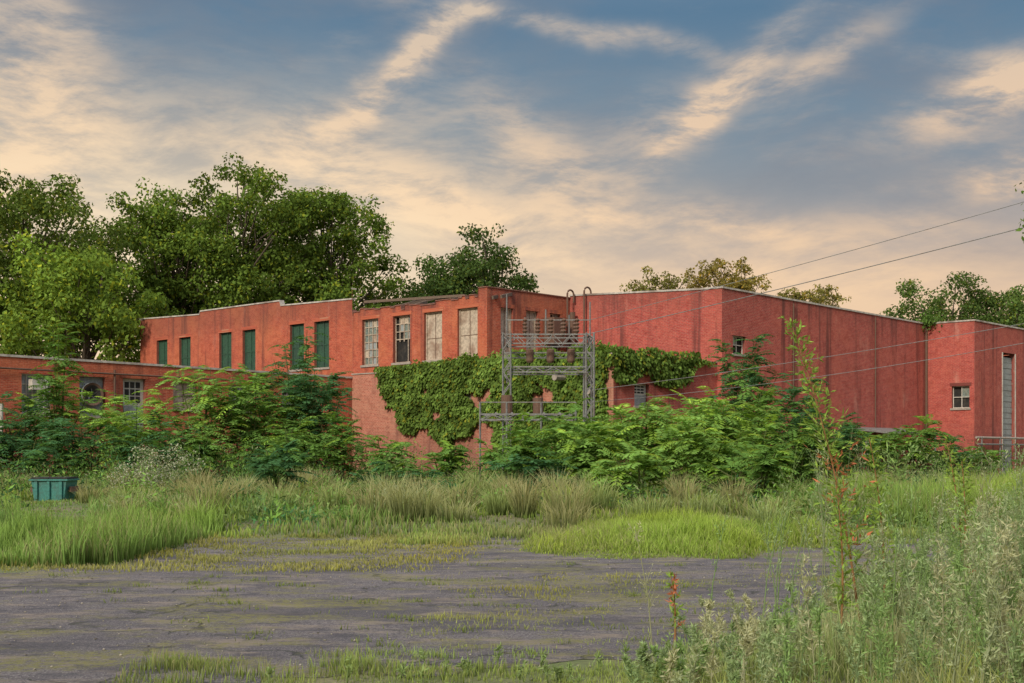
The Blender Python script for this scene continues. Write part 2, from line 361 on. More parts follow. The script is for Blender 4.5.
mid=[( .68,2.16),(3.33,4.73),(5.85,7.25),(8.5,9.9)]
op=[(mid[0][0],mid[0][1],6.35,8.9,'board'),(mid[1][0],mid[1][1],6.35,8.9,'board'),(mid[2][0],mid[2][1],6.35,8.9,'broken'),(mid[3][0],mid[3][1],6.35,8.9,'pane')]
for s in (13.6,16.0,20.97,23.6,28.4,31.3): op.append((s-.7,s+.7,6.4,9.1,'green'))
prof=[(0,9.84),(.6,9.84),(.62,9.4)]
s=.62; z=9.4
while s<10.5:
    s+=random.uniform(.2,.7); z2=9.44+random.choice([-.15,-.07,0,.08,.0,-.24 if s>6 else 0]); prof+=[(round(s,3),z),(round(s+.02,3),z2)]; z=z2; s+=.02
prof=[q for q in prof if q[0]<10.7]+[(10.75,9.5),(10.8,10.12),(17.6,10.3),(17.7,10.6),(26.5,10.65),(26.6,10.45),(34.2,10.7)]
MRAG=simple('parapet_ragged_top',(.20,.09,.07),.9,.35,4)
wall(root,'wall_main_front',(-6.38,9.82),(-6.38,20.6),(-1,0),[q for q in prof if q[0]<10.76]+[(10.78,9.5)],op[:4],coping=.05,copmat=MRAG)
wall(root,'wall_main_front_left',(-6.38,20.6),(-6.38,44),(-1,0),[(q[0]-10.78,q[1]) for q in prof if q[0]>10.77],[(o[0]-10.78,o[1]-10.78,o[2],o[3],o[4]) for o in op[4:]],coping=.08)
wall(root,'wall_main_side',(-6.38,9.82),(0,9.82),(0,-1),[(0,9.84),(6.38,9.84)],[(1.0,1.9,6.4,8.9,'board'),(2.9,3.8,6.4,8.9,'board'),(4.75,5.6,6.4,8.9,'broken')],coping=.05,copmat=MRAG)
wall(root,'wall_main_left_end',(-6.38,44),(20,44),(0,1),[(0,10.6),(26.4,10.6)])
wall(root,'wall_main_rear',(20,22),(20,44),(1,0),[(0,10.2),(22,10.2)])
wall(root,'wall_rear',(20,22),(46,22),(0,1),[(0,9.3),(26,9.3)])
wall(root,'wall_front_range',(-8,.3),(-8,18.6),(-1,0),[(0,5.85),(4,5.85),(4.1,5.75),(12,5.8),(12.05,5.65),(18.3,5.7)],[(9.0,10.0,2.6,4.4,'pane')],mat=MP,coping=.06,copmat=MCONC)
wall(root,'wall_front_range_side',(-8,.3),(0,.3),(0,-1),[(0,5.85),(8,5.85)],[(1.5,2.6,3.6,4.6,'ply')],coping=.06,mat=MB2,copmat=MCONC)
rf=Part('roof',root,[MROOF])
def flat(a0,b0,a1,b1,z): rf.poly([AB(a0,b0,z),AB(a1,b0,z),AB(a1,b1,z),AB(a0,b1,z)],MROOF)
flat(.05,.05,22,9.8,9.2); flat(22.1,-3,45.9,21.9,9.05); flat(-6.3,9.9,19.9,43.9,9.1); flat(-7.9,.4,-6.4,18.5,5.55); flat(-6.4,.4,-.05,9.7,5.56); flat(.1,9.9,21.9,21.9,9.12)
for k in range(20):
    b=20.4-k*.6; rf.bar(AB(-6.2,b,9.3),AB(-3.0+random.uniform(-1,1),b+random.uniform(-1.4,1.4),9.8+random.uniform(-.3,.5)),.09,MWOOD,.17)
rf.bar(AB(-5.8,20.2,10.0),AB(-5.8,12.0,9.65),.14,MWOOD)
rf.build()
sv_=Part('pipes_and_vents',root,[MSTEEL])
def goose(a,b,z0,z1,r,R,mat=MRUST):
    pts=[AB(a,b,z0),AB(a,b,z1)]+[AB(a+R-R*math.cos(t),b,z1+R*math.sin(t)) for t in np.linspace(.3,math.pi,8)]+[AB(a+2*R,b,z1-.4)]
    sv_.tube(pts,r,mat)
goose(-.7,9.4,5.6,9.95,.05,.26); goose(-.25,8.6,5.6,10.05,.05,.28)
sv_.tube([AB(-.4,9.3,5.6),AB(-.4,9.3,9.0)],.16,MRUST)
sv_.box8([AB(-2.2,9.0,7.2),AB(-1.3,9.0,7.2),AB(-1.3,9.75,7.2),AB(-2.2,9.75,7.2),AB(-2.2,9.0,8.6),AB(-1.3,9.0,8.6),AB(-1.3,9.75,8.6),AB(-2.2,9.75,8.6)],MRUST)
for a in (6.5,15.5): sv_.tube([AB(a,-.08,9.3),AB(a,-.08,.2)],.04,MRUST)
sv_.tube([AB(21.98,-.12,9.4),AB(21.98,-.12,.2)],.08,MRUST)
sv_.tube([AB(21.6,-3.4,2.35),AB(46,-3.4,2.3)],.07,MCONC); sv_.tube([AB(21.6,-3.5,1.95),AB(46,-3.5,1.9)],.045,MSTEEL)
for a in (22.3,25,29,33,38): sv_.bar(AB(a,-3.45,2.4),AB(a,-3.45,0),.07,MSTEEL)
sv_.box8([AB(13,-2.2,2.5),AB(19,-2.2,2.5),AB(19,0,2.75),AB(13,0,2.75),AB(13,-2.2,2.62),AB(19,-2.2,2.62),AB(19,0,2.9),AB(13,0,2.9)],MSTEEL)
for a in (13.1,16,18.9): sv_.bar(AB(a,-2.1,2.5),AB(a,-2.1,0),.1,MSTEEL)
sv_.box8([AB(14,-.6,1.0),AB(15.2,-.6,1.0),AB(15.2,-.02,1.0),AB(14,-.02,1.0),AB(14,-.6,2.2),AB(15.2,-.6,2.2),AB(15.2,-.02,2.2),AB(14,-.02,2.2)],MGREY)
sv_.tube([AB(-8.2,3.0,4.9),AB(-8.9,3.0,4.9)],.16,MCONC); sv_.tube([AB(-8.1,1.2,4.2),AB(-8.7,1.2,4.2)],.14,MCONC)
sv_.build()
root2=empty('brick_workshop_building')
ops=[]
for t,wd,z0,z1,k in ((-25.7,1.4,3.2,4.95,'block'),(-23.1,1.25,3.15,4.95,'fan'),(-21.0,1.15,2.4,4.95,'ply'),(-18.3,1.3,3.6,4.9,'board'),(-15.2,1.3,3.6,4.85,'block'),(-12,1.3,3.6,4.85,'ply'),(-29,1.3,3.2,4.9,'block'),(-33,1.3,3.2,4.9,'block')):
    s=t+40; ops.append((s-wd/2,s+wd/2,z0,z1,k))
wall(root2,'wall_yard_side',(-40,18.6),(-8,18.6),(0,-1),[(0,5.75),(32,5.5)],ops,coping=.1)
wall(root2,'wall_street_end',(-40,18.6),(-40,40),(-1,0),[(0,5.75),(21.4,5.75)],coping=.1)
wall(root2,'wall_back',(-40,40),(-6.4,40),(0,1),[(0,5.7),(33.6,5.5)],coping=.1)
p=Part('roof',root2,[MROOF]); p.poly([AB(-39.9,18.7,5.4),AB(-6.45,18.7,5.3),AB(-6.45,39.9,5.3),AB(-39.9,39.9,5.4)],MROOF)
p.build()
p=Part('wall_vents',root2,[MSTEEL])
p.box8([AB(-26.1,18.2,4.25),AB(-25.4,18.2,4.25),AB(-25.4,18.58,4.25),AB(-26.1,18.58,4.25),AB(-26.1,18.2,4.7),AB(-25.4,18.2,4.7),AB(-25.4,18.58,4.7),AB(-26.1,18.58,4.7)],MWHITE)
p.tube([AB(-22.05,18.5,5.3),AB(-22.05,18.5,.5)],.05,MRUST); p.tube([AB(-27.4,18.4,.0),AB(-27.4,18.4,3.6)],.1,MWHITE)
for a in (-24.4,-19.6,-16.8): p.tube([AB(a,18.45,5.05),AB(a,18.2,5.0)],[.06,.09],MRUST)
p.tube([AB(-39,18.45,5.2),AB(-9,18.45,5.05)],.04,MRUST)
p.build()
# ---------------------------------------------------------------- substation frame
sub=empty('electrical_substation_frame')
p=Part('lattice_frame',sub,[MSTEEL]); X0,X1,Y0,Y1=-.2,3.0,47.3,48.8
def lattice(x,y,z0,z1,wd=.3,st=.42):
    h=wd/2
    for sx in(-h,h):
        for sy in(-h,h): p.bar((x+sx,y+sy,z0),(x+sx,y+sy,z1),.045,MSTEEL)
    z=z0;k=0
    while z<z1-.1:
        zz=min(z+st,z1); s=1 if k%2 else -1
        p.bar((x-h*s,y-h,z),(x+h*s,y-h,zz),.028,MSTEEL); p.bar((x-h*s,y+h,z),(x+h*s,y+h,zz),.028,MSTEEL)
        p.bar((x-h,y-h*s,z),(x-h,y+h*s,zz),.028,MSTEEL); p.bar((x+h,y-h*s,z),(x+h,y+h*s,zz),.028,MSTEEL); z=zz;k+=1
for x in (X0,X1):
    for y in (Y0,Y1): lattice(x,y,0,6.1)
def truss(a,b,h=.35,n=9):
    a=Vector(a);b=Vector(b);u=Vector((0,0,h)); p.bar(a,b,.05,MSTEEL); p.bar(a+u,b+u,.05,MSTEEL)
    for i in range(n):
        q0=a.lerp(b,i/n);q1=a.lerp(b,(i+1)/n)
        p.bar(q0+(u if i%2 else Vector()),q1+(Vector() if i%2 else u),.028,MSTEEL)
for y in (Y0,Y1): truss((X0,y,5.7),(X1,y,5.7)); truss((X0,y,4.6),(X1,y,4.6),.2)
for x in (X0,X1): truss((x,Y0,5.7),(x,Y1,5.7),.35,4); truss((x,Y0,4.2),(x,Y1,4.2),.25,4)
truss((X0-.2,Y0+.75,5.2),(X1+.2,Y0+.75,5.2),.2)
for y in (46.3,47.9): truss((-1.2,y,2.75),(2.4,y,2.75),.2,8)
for i in range(7): p.bar((-1.2+i*.6,46.3,2.98),(-1.2+i*.6,47.9,2.98),.08,MSTEEL)
for x in (-1.2,-.2,1.1,2.4): p.bar((x,46.3,0),(x,46.3,3.4),.05,MSTEEL)
p.bar((-1.2,46.3,3.4),(2.4,46.3,3.4),.035,MSTEEL)
for x,z in ((-.2,7.6),(.5,6.7),(1.3,7.0),(2.2,6.8),(3.0,7.3)): p.bar((x,Y0,6.0),(x,Y0,z),.04,MSTEEL)
p.bar((-.2,Y0,6.6),(3.0,Y0,6.6),.04,MSTEEL)
p.build()
p=Part('insulators_and_switches',sub,[MRUST])
for x in (.5,1.0,1.5,2.0,2.5):
    for y in (Y0,Y1):
        z=6.1; pts=[];r=[]
        for k in range(9): pts.append((x,y,z+k*.07)); r.append(.1 if k%2 else .045)
        p.tube(pts,r,MRUST)
for x in (.7,1.5,2.3):
    p.tube([(x,48.0,5.0),(x,48.0,5.08),(x,48.0,5.5),(x,48.0,5.55)],[.1,.15,.15,.08],MRUST,12)
p.tube([(-.2,47.2,3.0),(-.2,47.2,3.7)],.22,MRUST,12); p.tube([(1.0,47.2,3.0),(1.0,47.2,3.6)],.2,MRUST,12)
p.build()
pole=empty('utility_pole'); p=Part('pole_and_crossarms',pole,[MWOOD])
p.tube([(22,30,0),(22,30,6),(22,30,11)],[.17,.14,.11],MWOOD,10); p.bar((21.2,29.2,10.2),(22.8,30.8,10.2),.12,MWOOD); p.bar((21.4,29.4,9.0),(22.6,30.6,9.0),.1,MWOOD); p.bar((21.4,29.4,6.3),(22.6,30.6,6.3),.1,MWOOD)
for z in (10.25,9.05): 
    for s in (-.7,.7): p.tube([(22+s,30+s,z),(22+s,30+s,z+.2)],[.06,.04],MGREY)
p.build()
p=Part('overhead_wires',pole,[MDARK])
def wire(a,b,sag,r=.011):
    a=np.array(a);b=np.array(b); p.tube([tuple(a+(b-a)*t-np.array([0,0,sag*4*t*(1-t)])) for t in np.linspace(0,1,20)],r,MSTEEL,5)
wire((3.0,47.3,6.6),(21.3,29.3,10.2),.15); wire((3.0,48.8,6.2),(21.5,29.5,9.4),.15,.015); wire((3.0,47.3,3.9),(21.5,29.5,6.4),.25,.010); wire((3.0,48.8,3.5),(22.5,30.5,6.3),.5,.010)
p.build()
# ---------------------------------------------------------------- ground
def dens(a,b,n): return np.linspace(a,b,n)
gx=np.unique(np.concatenate([dens(-900,-60,12),dens(-60,-14,16),dens(-14,16,120),dens(16,60,16),dens(60,900,12)]))
gy=np.unique(np.concatenate([dens(-300,0,8),dens(0,34,120),dens(34,80,24),dens(80,1600,20)]))
def isl(x,y): return ((x-2.5-.1*(y-19))/(2.3+.35*np.sin(y*1.3+x)))**2+((y-21.2)/3.2)**2+.7*(vn(x,y,.9)-.5)
def gz(x,y):
    z=.10*np.clip(1-isl(x,y),0,1)**.7
    far=np.clip((y-23)/4,0,1)*np.clip((60-y)/4,0,1)
    z=z+far*(vn(x,y,3.5)*.25)
    lb=np.clip((-6.2-x)/1.5,0,1)*np.clip((y-17.2)/1.5,0,1)*np.clip((26-y)/4,0,1); z=z+lb*.12
    return z
XX,YY=np.meshgrid(gx,gy,indexing='ij'); ZZ=gz(XX,YY); ny=len(gy)
Vg=np.stack([XX,YY,ZZ],-1).reshape(-1,3)
ii,jj=np.meshgrid(np.arange(len(gx)-1),np.arange(ny-1),indexing='ij'); b=(ii*ny+jj).ravel()[:,None]
Fg=b+np.array([[0,ny,ny+1,1]])
mg,nt,out=new_mat('earth_and_turf'); tcg=N(nt,'ShaderNodeTexCoord').outputs['Object']
c=mixc(nt,ramp(nt,noise(nt,tcg,.6,6,.6),.35,.65),(.10,.13,.04),(.17,.15,.08)); c=mixc(nt,ramp(nt,noise(nt,tcg,18,4),.45,.7),c,(.07,.08,.03))
bb=N(nt,'ShaderNodeBsdfPrincipled'); bb.inputs['Roughness'].default_value=.95; nt.links.new(c,bb.inputs['Base Color']); nt.links.new(bb.outputs[0],out.inputs[0])
np_mesh('ground',Vg,[Fg],mg)
poly=[(-70,-20),(-70,14.5),(-14,15.6),(-6.6,16.2),(-5.7,17.0),(-6.3,19.5),(-5.4,21.6),(-1.8,22.6),(.6,23.2),(4.5,22.4),(14,21.5),(14,17),(6.5,15.6),(4.0,14.2),(3.0,12),(2.0,10.4),(1.0,9.4),(-.4,8.7),(-1.5,8.4),(-2.3,7.6),(-3.6,5.5),(-6,-20)]
pp=[]
for i in range(len(poly)):
    a=np.array(poly[i],float);b_=np.array(poly[(i+1)%len(poly)],float);L=np.linalg.norm(b_-a);k=max(1,int(min(L/.2,70)))
    nn=np.array([-(b_-a)[1],(b_-a)[0]])/L
    for j in range(k):
        q=a+(b_-a)*j/k; q=q+nn*((vn(q[0]*3,q[1]*3,1.3)-.5)*.8+(vn(q[0]*9,q[1]*9,1.)-.5)*.3); pp.append((q[0],q[1],.004))
me=bpy.data.meshes.new('asphalt_lot'); me.from_pydata(pp,[],[tuple(range(len(pp)))]); me.update()
ao=bpy.data.objects.new('asphalt_lot',me); COL.objects.link(ao)
ma,nt,out=new_mat('worn_asphalt'); t=N(nt,'ShaderNodeTexCoord').outputs['Object']
c=mixc(nt,ramp(nt,noise(nt,t,.45,6,.6),.35,.65),(.138,.124,.142),(.215,.192,.205))
c=mixc(nt,ramp(nt,noise(nt,t,28,5,.82),.45,.58),c,(.075,.07,.085))
c=mixc(nt,mth(nt,'MULTIPLY',ramp(nt,noise(nt,t,70,2,.6),.57,.66),.75),c,(.46,.42,.40))
c=mixc(nt,mth(nt,'MULTIPLY',ramp(nt,noise(nt,t,1.0,8,.78,(1,2.4,1)),.50,.60),.75),c,(.31,.255,.21))
c=mixc(nt,mth(nt,'MULTIPLY',ramp(nt,noise(nt,t,1.6,8,.78,(1,1.8,1)),.52,.60),.75),c,(.068,.062,.078))
c=mixc(nt,mth(nt,'MULTIPLY',ramp(nt,noise(nt,t,.28,7,.6,(1,2.0,1)),.54,.565),.5),c,(.065,.062,.075))
vo=N(nt,'ShaderNodeTexVoronoi',feature='DISTANCE_TO_EDGE'); vo.inputs['Scale'].default_value=.5
wv=N(nt,'ShaderNodeVectorMath',operation='MULTIPLY_ADD'); nz=N(nt,'ShaderNodeTexNoise'); nz.inputs['Scale'].default_value=1.5; nz.inputs['Detail'].default_value=7; nt.links.new(t,nz.inputs['Vector'])
nt.links.new(nz.outputs['Color'],wv.inputs[0]); wv.inputs[1].default_value=(1.5,1.5,0); nt.links.new(t,wv.inputs[2]); nt.links.new(wv.outputs[0],vo.inputs['Vector'])
crk=mth(nt,'MULTIPLY',mth(nt,'SUBTRACT',1,ramp(nt,vo.outputs['Distance'],.003,.016)),ramp(nt,noise(nt,t,.8,4,.6),.42,.55)); c=mixc(nt,mth(nt,'MULTIPLY',crk,.8),c,(.045,.05,.032))
moss=ramp(nt,noise(nt,t,.5,8,.74,(1,2.1,1)),.49,.58); mossf=mth(nt,'MULTIPLY',moss,ramp(nt,noise(nt,t,12,6,.82),.41,.55))
c=mixc(nt,mth(nt,'MULTIPLY',mossf,.85),c,(.23,.22,.065))
bb=N(nt,'ShaderNodeBsdfPrincipled'); bb.inputs['Roughness'].default_value=.85; nt.links.new(c,bb.inputs['Base Color'])
bp=N(nt,'ShaderNodeBump'); bp.inputs['Strength'].default_value=1.0; bp.inputs['Distance'].default_value=.05; nt.links.new(mth(nt,'ADD',noise(nt,t,20,6,.82),mth(nt,'MULTIPLY',crk,-1.0)),bp.inputs['Height']); nt.links.new(bp.outputs[0],bb.inputs['Normal'])
nt.links.new(bb.outputs[0],out.inputs[0]); me.materials.append(ma)
n=1300; X=rng.uniform(-7,3,n);Y=rng.uniform(8,21,n); r=rng.uniform(.004,.015,n); a=Acc()
oct_=np.array([[1,0,0],[0,1,0],[-1,0,0],[0,-1,0],[0,0,.7],[0,0,-.7]]); of=np.array([[0,1,4],[1,2,4],[2,3,4],[3,0,4],[1,0,5],[2,1,5],[3,2,5],[0,3,5]])
Vs=(oct_[None]*r[:,None,None]*rng.uniform(.6,1.3,(n,6,1)))+np.stack([X,Y,.006+r*.3],1)[:,None]
g_=rng.uniform(.12,.45,n); Cs=np.repeat(np.stack([g_,g_*.86,g_*.85],1),6,0)
a.add(Vs.reshape(-1,3),(np.arange(n)[:,None,None]*6+of[None]).reshape(-1,3),Cs); a.build('gravel_litter',MGRASS)
# ---------------------------------------------------------------- grass
def clear(x,y): return np.where((np.abs(x/y+.372)<.028)&(y<35.2)&(y>24),.25,1.)
def field(acc,n,xf,yr,hf,mask,cb,ct,w=.03,lean=.45,tuft=6,spread=.12,straw=.25,scol=(.36,.31,.19)):
    m=n//tuft; Y=np.sqrt(rng.uniform(yr[0]**2,yr[1]**2,m)); X=xf[0](Y)+(xf[1](Y)-xf[0](Y))*rng.random(m)
    k=mask(X,Y); X=X[k];Y=Y[k]; th=np.repeat(rng.uniform(.6,1.35,len(X)),tuft); X=np.repeat(X,tuft);Y=np.repeat(Y,tuft); m=len(X)
    X=X+rng.normal(0,spread,m);Y=Y+rng.normal(0,spread,m)
    H=hf(X,Y)*th*rng.uniform(.6,1.1,m)*clear(X,Y)
    pn=vn(X,Y,2.2)[:,None]*.6+vn(X,Y,.7)[:,None]*.4
    hue=vn(X+17,Y+5,2.9)[:,None]
    cb_=np.array(cb)[None]*(.65+.7*pn)*rng.uniform(.8,1.2,(m,1)); ct_=np.array(ct)[None]*(.6+.8*pn)*rng.uniform(.75,1.25,(m,1))*np.concatenate([.85+.4*hue,np.ones_like(hue),.7+.8*(1-hue)],1)
    sm=(rng.random(m)<straw*(2.0*vn(X+40,Y,2.3)**1.5))[:,None]
    ct_=np.where(sm,np.array([scol])*rng.uniform(.7,1.2,(m,1)),ct_)
    acc.add(*blades(np.stack([X,Y,gz(X,Y)-.01],1),H,w*rng.uniform(.6,1.3,m),rng.uniform(.05,1,m)*lean,rng.uniform(0,2*math.pi,m),cb_,ct_))
def inb(X,Y):
    dx=X-C1[0];dy=Y-C1[1]; a=dx*U[0]+dy*U[1]; b=dx*Vv[0]+dy*Vv[1]
    return ((a>-8.1)&(b>.2))|((a>0)&(b>-.1))|((a>22)&(b>-3.2))|(b>18.5)
g1=Acc()
L_=lambda y:-.47*y-2; R_=lambda y:.47*y+2
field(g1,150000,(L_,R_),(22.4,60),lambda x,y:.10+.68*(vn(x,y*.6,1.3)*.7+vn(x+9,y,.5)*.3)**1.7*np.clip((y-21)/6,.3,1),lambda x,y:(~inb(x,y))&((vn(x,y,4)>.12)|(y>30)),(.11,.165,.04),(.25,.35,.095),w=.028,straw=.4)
for i in range(170):
    y=rng.uniform(23.5,44); x=rng.uniform(-.44,.44)*y
    if isl(x,y)<.9 or vn(x,y,5)<.3 or float(clear(np.array(x),np.array(y)))<1: continue
    n=170; rr=rng.uniform(.2,.5); h=rng.uniform(.5,1.05); ang=rng.uniform(0,2*math.pi,n); q=rng.random(n)**.5*rr
    PP=np.stack([x+np.cos(ang)*q,y+np.sin(ang)*q,np.full(n,float(gz(x,y)))-.01],1)
    tc_=np.array([[.46,.43,.27],[.36,.41,.19],[.40,.34,.21]])[rng.integers(0,3)][None]*rng.uniform(.7,1.2,(n,1))
    g1.add(*blades(PP,h*rng.uniform(.6,1.1,n),.020*rng.uniform(.6,1.3,n),rng.uniform(.1,.75,n),ang+rng.normal(0,.5,n),np.array([[.15,.19,.07]])*rng.uniform(.7,1.2,(n,1)),tc_))
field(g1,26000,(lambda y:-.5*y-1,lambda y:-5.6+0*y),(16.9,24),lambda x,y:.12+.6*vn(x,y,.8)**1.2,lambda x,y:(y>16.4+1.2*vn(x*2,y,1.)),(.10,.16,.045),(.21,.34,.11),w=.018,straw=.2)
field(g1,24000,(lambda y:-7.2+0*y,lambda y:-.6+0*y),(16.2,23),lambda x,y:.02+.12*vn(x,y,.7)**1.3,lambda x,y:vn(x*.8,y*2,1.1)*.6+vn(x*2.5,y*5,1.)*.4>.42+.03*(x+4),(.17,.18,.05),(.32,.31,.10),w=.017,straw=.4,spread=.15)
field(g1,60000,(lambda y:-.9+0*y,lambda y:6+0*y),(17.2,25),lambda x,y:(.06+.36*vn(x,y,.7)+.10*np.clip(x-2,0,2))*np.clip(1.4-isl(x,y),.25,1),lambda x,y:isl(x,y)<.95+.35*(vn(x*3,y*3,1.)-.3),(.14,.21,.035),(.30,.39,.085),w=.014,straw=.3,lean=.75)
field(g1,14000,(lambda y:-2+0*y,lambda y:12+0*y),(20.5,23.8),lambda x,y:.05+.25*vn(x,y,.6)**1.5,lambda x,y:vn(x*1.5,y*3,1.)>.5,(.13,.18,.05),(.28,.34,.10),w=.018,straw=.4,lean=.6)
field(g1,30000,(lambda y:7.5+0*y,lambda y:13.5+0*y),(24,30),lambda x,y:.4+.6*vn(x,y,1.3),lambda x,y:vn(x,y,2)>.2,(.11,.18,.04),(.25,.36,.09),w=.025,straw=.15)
g1.build('tall_grass',MGRASS)
g2=Acc()
field(g2,20000,(lambda y:-2.7+0*y,lambda y:2.0+0*y),(7.0,9.7),lambda x,y:.02+.14*vn(x,y,.4)**1.3,lambda x,y:vn(x*1.2,y*2,.9)*.6+vn(x*4,y*5,1)*.4>.42+.10*np.clip(y-8.5,0,2),(.14,.18,.05),(.29,.34,.10),w=.007,spread=.06,straw=.35)
field(g2,16000,(lambda y:-.8+0*y,lambda y:4.2+0*y),(9.8,15.8),lambda x,y:.015+.07*vn(x,y,.5),lambda x,y:vn(x*.9,y*2,1.)*.6+vn(x*4,y*4,1)*.4>.49,(.17,.18,.05),(.32,.32,.10),w=.009,spread=.09,straw=.35)
for i in range(90):
    y=rng.uniform(9.5,20); x=rng.uniform(-.42,.2)*y; n=int(rng.integers(10,45))
    PP=np.stack([x+rng.normal(0,.09,n),y+rng.normal(0,.05,n),np.zeros(n)],1)
    g2.add(*blades(PP,rng.uniform(.02,.09,n),.007*rng.uniform(.8,1.5,n),rng.uniform(.2,1,n),rng.uniform(0,6.28,n),np.tile([[.13,.17,.05]],(n,1)),np.tile([[.28,.31,.1]],(n,1))*rng.uniform(.7,1.2,(n,1))))
def rb(y): return np.interp(y,[5,8.5,9.5,10.4,12,14.2,16],[.2,1.0,1.4,2.1,3.1,4.1,6.3])
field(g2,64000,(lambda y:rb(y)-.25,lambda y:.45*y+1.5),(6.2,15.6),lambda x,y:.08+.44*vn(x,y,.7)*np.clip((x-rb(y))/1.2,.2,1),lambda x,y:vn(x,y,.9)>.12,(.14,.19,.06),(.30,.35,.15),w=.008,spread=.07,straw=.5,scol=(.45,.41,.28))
g2.build('foreground_grass',MGRASS)
# ---------------------------------------------------------------- foliage builders
def rdir(n):
    d=rng.normal(size=(n,3)); return nrm(d)
def tree(name,x,y,H,r,seed,col,nclump=55,per=420,leaf=.34,zc=.62,zr=.36,clr=2.1,trunk_r=.45,sparse=1.0):
    global rng; rng=np.random.default_rng(seed)
    root=empty(name,(x,y,0)); A=Acc(); T=Acc(); cz=H*zc; rz=H*zr
    tp=[(0,0,-.2),(rng.normal(0,.2),rng.normal(0,.2),H*.2),(rng.normal(0,.4),rng.normal(0,.4),H*.42),(rng.normal(0,.6),rng.normal(0,.6),H*.66),(0,0,H*.8)]
    V,F,C=tube_arr(tp,[trunk_r*1.25,trunk_r,trunk_r*.75,trunk_r*.4,trunk_r*.12],8); T.add(V,F,C)
    for i in range(nclump):
        if nclump>=28:
            zz=1-1.55*(i+.5)/nclump; an=i*2.399963+rng.normal(0,.25); q=math.sqrt(max(0,1-zz*zz)); d=np.array([math.cos(an)*q,math.sin(an)*q,zz])+rng.normal(0,.08,3)
            wob=rng.uniform(.78,1.06) if i%4 else rng.uniform(.3,.7)
        else:
            d=rdir(1)[0]; d[2]=abs(d[2])*(1 if rng.random()<.7 else -.6); wob=rng.uniform(.4,1.05)
        cr=clr*rng.uniform(.65,1.2)
        c=np.array([d[0]*(r-cr*.55)*wob,d[1]*(r-cr*.55)*wob,cz+d[2]*(rz-cr*.5)*wob])
        z0=max(H*.18,c[2]-rng.uniform(.15,.35)*H); z0=min(z0,H*.75); t=np.clip(z0/(H*.86),0,1)
        s=np.array([np.interp(z0,[q_[2] for q_ in tp],[q_[0] for q_ in tp]),np.interp(z0,[q_[2] for q_ in tp],[q_[1] for q_ in tp]),z0])
        m=(s+c)/2+rng.normal(0,.35,3)
        V,F,C=tube_arr([s,m,c],[trunk_r*.32*(1.1-t),trunk_r*.18,.03],5); T.add(V,F,C)
        n=int(per*(cr/clr)**1.6*sparse)
        ns=8; sc=c+rdir(ns)*cr*np.array([1,1,.75])*rng.uniform(.35,.9,(ns,1)); idx=rng.integers(0,ns,n)
        dd=rdir(n); Pq=sc[idx]+dd*np.array([1,1,.75])*(cr*.48*rng.uniform(.25,1.,(n,1))**.5)
        nn=nrm(dd*.8+rdir(n)*.8+np.array([0,0,.35])); D=nrm(np.cross(nn,rdir(n))+np.array([0,0,-.35]))
        k=rng.uniform(.75,1.3); cs=np.array(col)[None]*k*rng.uniform(.65,1.35,(n,1)); yl=rng.random((n,1))<.12
        cs=np.where(yl,cs*np.array([[1.7,1.3,.8]]),cs)
        A.add(*leaves(Pq,D,nn,leaf*rng.uniform(.6,1.3,n),leaf*.62*rng.uniform(.6,1.3,n),cs))
    A.build('crown_leaves',MLEAF,root); T.build('trunk_and_limbs',MBARK,root)
G=(.105,.155,.034); GL=(.145,.21,.042); GD=(.07,.11,.036)
tree('shade_tree',-36.5,93,23.4,7.6,11,(.10,.14,.036),64)
tree('shade_tree',-30.8,87.5,17.0,5.8,12,GL,50)
tree('shade_tree',-42,90,17.5,6.0,17,GL,45)
tree('shade_tree',-28.6,101,24.2,6.8,13,G,66)
tree('shade_tree',-22.6,104,26.2,7.4,14,G,80,per=460,zc=.6,zr=.4)
tree('shade_tree',-16.1,107,25.6,7.0,15,G,80,per=460,zc=.58,zr=.42)
tree('shade_tree',-9.6,112,17.0,4.2,18,GD,32)
tree('shade_tree',-2.8,115,21.8,5.0,16,GD,40,zc=.72,zr=.28)
tree('shade_tree',-6.4,117,20.0,3.8,26,GD,28,zc=.72,zr=.28)
tree('slender_tree',13.2,112,18.3,3.6,21,(.17,.16,.05),18,150,zc=.85,zr=.14,clr=1.1,trunk_r=.16,leaf=.28)
tree('slender_tree',19.5,112,19.6,4.6,22,(.20,.16,.05),24,190,zc=.84,zr=.14,clr=1.15,trunk_r=.18,leaf=.28)
tree('slender_tree',26.5,114,17.6,5.2,23,(.17,.15,.05),22,150,zc=.84,zr=.14,clr=1.0,trunk_r=.16,leaf=.28)
tree('broadleaf_tree',47,132,20.2,7.8,24,(.085,.13,.04),54,420,zr=.4)
tree('broadleaf_tree',57,134,19.6,8.0,25,(.085,.13,.04),50,420,zr=.4)
tree('broadleaf_tree',52,128,18.6,7.4,28,(.085,.13,.04),46,420,zr=.4)
tree('overhanging_tree',14.1,22,8.6,4.9,27,(.075,.12,.03),64,340,leaf=.12,zc=.72,zr=.26,clr=.85,trunk_r=.2)
rng=np.random.default_rng(5); A=Acc()
for i in range(150):
    x=rng.uniform(-260,260); y=rng.uniform(190,240); h=rng.uniform(7,13); n=260; c=np.array([x,y,h*.5]); d=rdir(n)
    A.add(*leaves(c+d*np.array([6.5,4,h*.5])*rng.uniform(.6,1,(n,1)),rdir(n),nrm(d+rdir(n)*.5),1.5*rng.uniform(.6,1.3,n),1.0,np.array([[.07,.10,.04]])*rng.uniform(.6,1.4,(n,1))))
A.build('distant_treeline',MLEAF)
